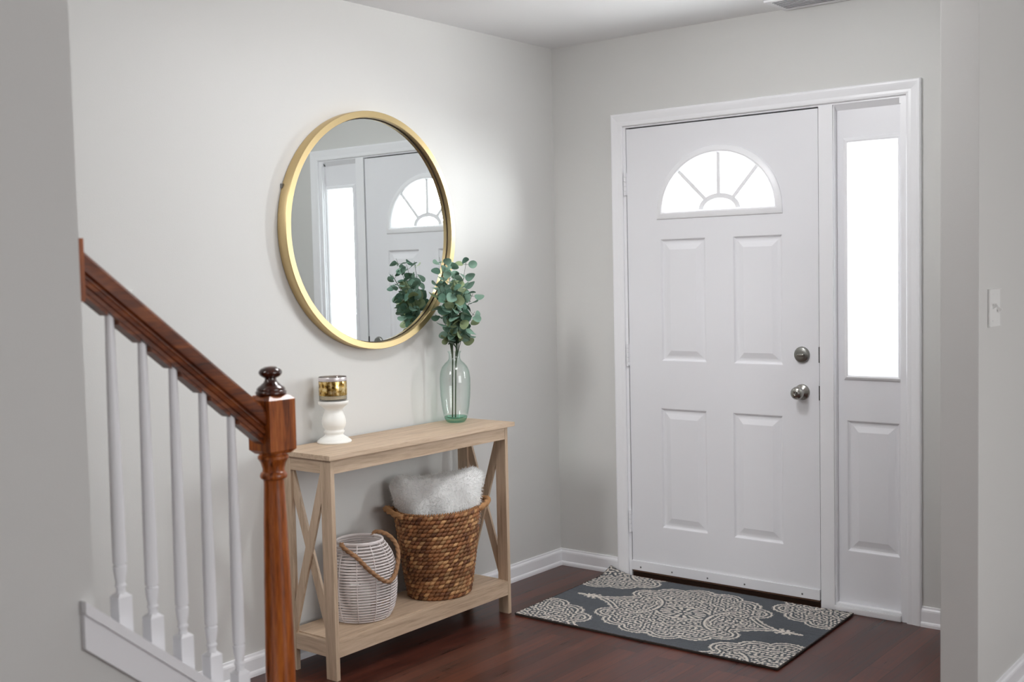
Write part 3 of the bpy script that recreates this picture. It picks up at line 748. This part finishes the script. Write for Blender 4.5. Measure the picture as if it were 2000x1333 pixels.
# ------------------------------------------------------------------ rug
def rug_colors(U, V):
    rs = np.random.RandomState(3)
    ks = [(rs.uniform(0, 2 * np.pi), 2 * np.pi / rs.uniform(.013, .027), rs.uniform(0, 2 * np.pi)) for _ in range(46)]
    def fill(u, v):
        u, v = np.abs(u), np.abs(v); f = np.zeros_like(u)
        for a, k, p in ks: f += np.cos(k * (np.cos(a) * u + np.sin(a) * v) + p)
        return f / np.sqrt(len(ks) / 2)
    q = np.array([(.285, .100), (.300, .108), (.318, .130), (.325, .160), (.315, .190), (.290, .212), (.262, .222), (.245, .222), (.243, .240), (.230, .262), (.208, .280), (.180, .290), (.152, .290), (.138, .286),
                  (.130, .304), (.108, .322), (.078, .332), (.045, .330), (.018, .320), (0, .306)])
    full = np.vstack([q, (q * [-1, 1])[::-1][1:]])
    full = np.vstack([full, (full * [-1, -1])])
    spear = np.array([(.06, .07), (.24, .115), (.285, .104), (.30, .086), (.34, .050), (.38, .026), (.413, .012), (.418, .030), (.455, .024), (.518, 0)])
    spear = np.vstack([spear, (spear * [1, -1])[::-1]])
    def sd(poly, u, v):
        n = len(poly); d2 = np.full(u.shape, 9.0); ins = np.zeros(u.shape, bool)
        for i in range(n):
            a, b = poly[i], poly[(i + 1) % n]; e = b - a; wx, wy = u - a[0], v - a[1]
            L2 = (e @ e) + 1e-12
            t = np.clip((wx * e[0] + wy * e[1]) / L2, 0, 1); d2 = np.minimum(d2, (wx - e[0] * t) ** 2 + (wy - e[1] * t) ** 2)
            c = (a[1] > v) != (b[1] > v)
            with np.errstate(divide='ignore', invalid='ignore'): xi = a[0] + (v - a[1]) / (e[1] if e[1] else 1e-9) * e[0]
            ins ^= c & (u < xi)
        return np.where(ins, 1, -1) * np.sqrt(d2)
    def med(u, v):
        dm, dsR = sd(full, u, v), sd(spear, np.abs(u), v)
        f = fill(u, v); out = np.zeros(u.shape)
        du = np.maximum(dm, dsR); far = np.abs(u) > .40
        leafy = (dsR > -.006) & far & (f + dsR * 60 > .15)
        spine = (np.abs(v) < .004) & far & (np.abs(u) < .515)
        body = (du > .035) & (f > .16)
        line1 = (du > 0) & (du < .0075) & ~far
        dots = (du > .0100) & (du < .0165) & (f > 1.0)
        line2 = (du > .0195) & (du < .0285)
        fr = (du > -.006) & (du <= 0) & (f > .45)
        out[leafy | spine | body | line1 | dots | line2 | fr] = 1
        sc_ = sd(full * .52, u, v)                               # smaller scalloped line inside
        out[np.abs(sc_) < .0085] = 0
        out[np.abs(sc_) < .0042] = 1
        # centre almond with rays, and two inner arcs
        el = np.sqrt((u / .105) ** 2 + (v / .062) ** 2); ang = np.arctan2(v / .062, u / .105)
        out[(el < 1.25)] = 0
        out[(el > 1.10) & (el < 1.24)] = 1
        out[(el > .52) & (el < .98) & (np.cos(ang * 16) > -.1)] = 1
        out[(el > .16) & (el < .40) & (np.cos(ang * 8) > -.2)] = 1
        for rad, wd in ((.17, .009),):
            cu = np.abs(np.abs(u) - .235); rr = np.sqrt((cu / 1.0) ** 2 + (v / 1.25) ** 2)
            m = (np.abs(rr - .115) < wd / 2) & (np.abs(u) < .2); out[m] = 1
            m2 = (rr - .115 > wd / 2) & (rr - .115 < wd * 1.4) & (np.abs(u) < .2) & (np.abs(u) > .1); out[m2] = 0
        return out
    P = med(U, V)
    for a in (-1, 1):
        for b in (-1, 1): P = np.maximum(P, med(U - a * .600, V - b * .450))
    return P
rug = thing('doormat_rug', 'charcoal and cream damask patterned rug on the floor before the front door', 'rug', (.9, -.4, 0))
nu, nv = 560, 380
ug, vg = np.meshgrid(np.linspace(-.585, .585, nu), np.linspace(-.388, .378, nv), indexing='ij')
pat = rug_colors(ug, vg)
rs = np.random.RandomState(1)
xx = .902 + ug - .030 * (vg + .0) / .76
yy = -.400 + vg
cl = np.clip(1 - np.hypot(ug + .585, vg - .378) / .11, 0, 1)
zz = .0085 + .0012 * pat + rs.uniform(-.0006, .0006, pat.shape) + .028 * cl ** 1.5 + .0015 * np.sin(ug * 9 + 1) * np.clip((vg + .1) * 3, 0, 1)
verts = [(float(a), float(b), float(c)) for a, b, c in zip(xx.ravel(), yy.ravel(), zz.ravel())]
idx = np.arange(nu * nv).reshape(nu, nv)
faces = np.stack([idx[:-1, :-1], idx[1:, :-1], idx[1:, 1:], idx[:-1, 1:]], -1).reshape(-1, 4)
dark = np.array(srgb(74, 79, 85)[:3]); crm = np.array(srgb(216, 208, 198)[:3])
stri = np.repeat(rs.normal(0, .10, (1, nv)), nu, 0) + rs.normal(0, .05, pat.shape)
colr = dark * (1 - pat[..., None]) + crm * pat[..., None]
colr = np.clip(colr * (1 + stri[..., None]), 0, 1)
cols = np.concatenate([colr.reshape(-1, 3), np.ones((nu * nv, 1))], 1)
pm = MB(); pm.v = verts; pm.f = [tuple(int(i) for i in f) for f in faces]; pm.m = [0] * len(pm.f)
pm.build('pile', RUGM, rug, smooth=True, fixn=False, colors=cols)
# bound edge and backing, following the curled corner
per = [(i, 0) for i in range(0, nu, 4)] + [(nu - 1, j) for j in range(0, nv, 4)] + [(i, nv - 1) for i in range(nu - 1, -1, -4)] + [(0, j) for j in range(nv - 1, -1, -4)]
bk = MB(); rim_t = [(xx[i, j], yy[i, j], zz[i, j] + .0004) for i, j in per]
rim_b = [(xx[i, j], yy[i, j], max(.0008, zz[i, j] - .0085)) for i, j in per]
bk.add(rim_t + rim_b, [(k, (k + 1) % len(per), len(per) + (k + 1) % len(per), len(per) + k) for k in range(len(per))])
gi = sorted(set(range(0, nu, 20)) | {nu - 1}); gj = sorted(set(range(0, nv, 20)) | {nv - 1})
bk.add([(xx[i, j], yy[i, j], max(.0008, zz[i, j] - .0085)) for i in gi for j in gj], [(a * len(gj) + b, (a + 1) * len(gj) + b, (a + 1) * len(gj) + b + 1, a * len(gj) + b + 1) for a in range(len(gi) - 1) for b in range(len(gj) - 1)])
bk.tube([(x, y, z - .002) for x, y, z in rim_t], .0026, 6, closed=True)
bk.build('binding', RUGB, rug)
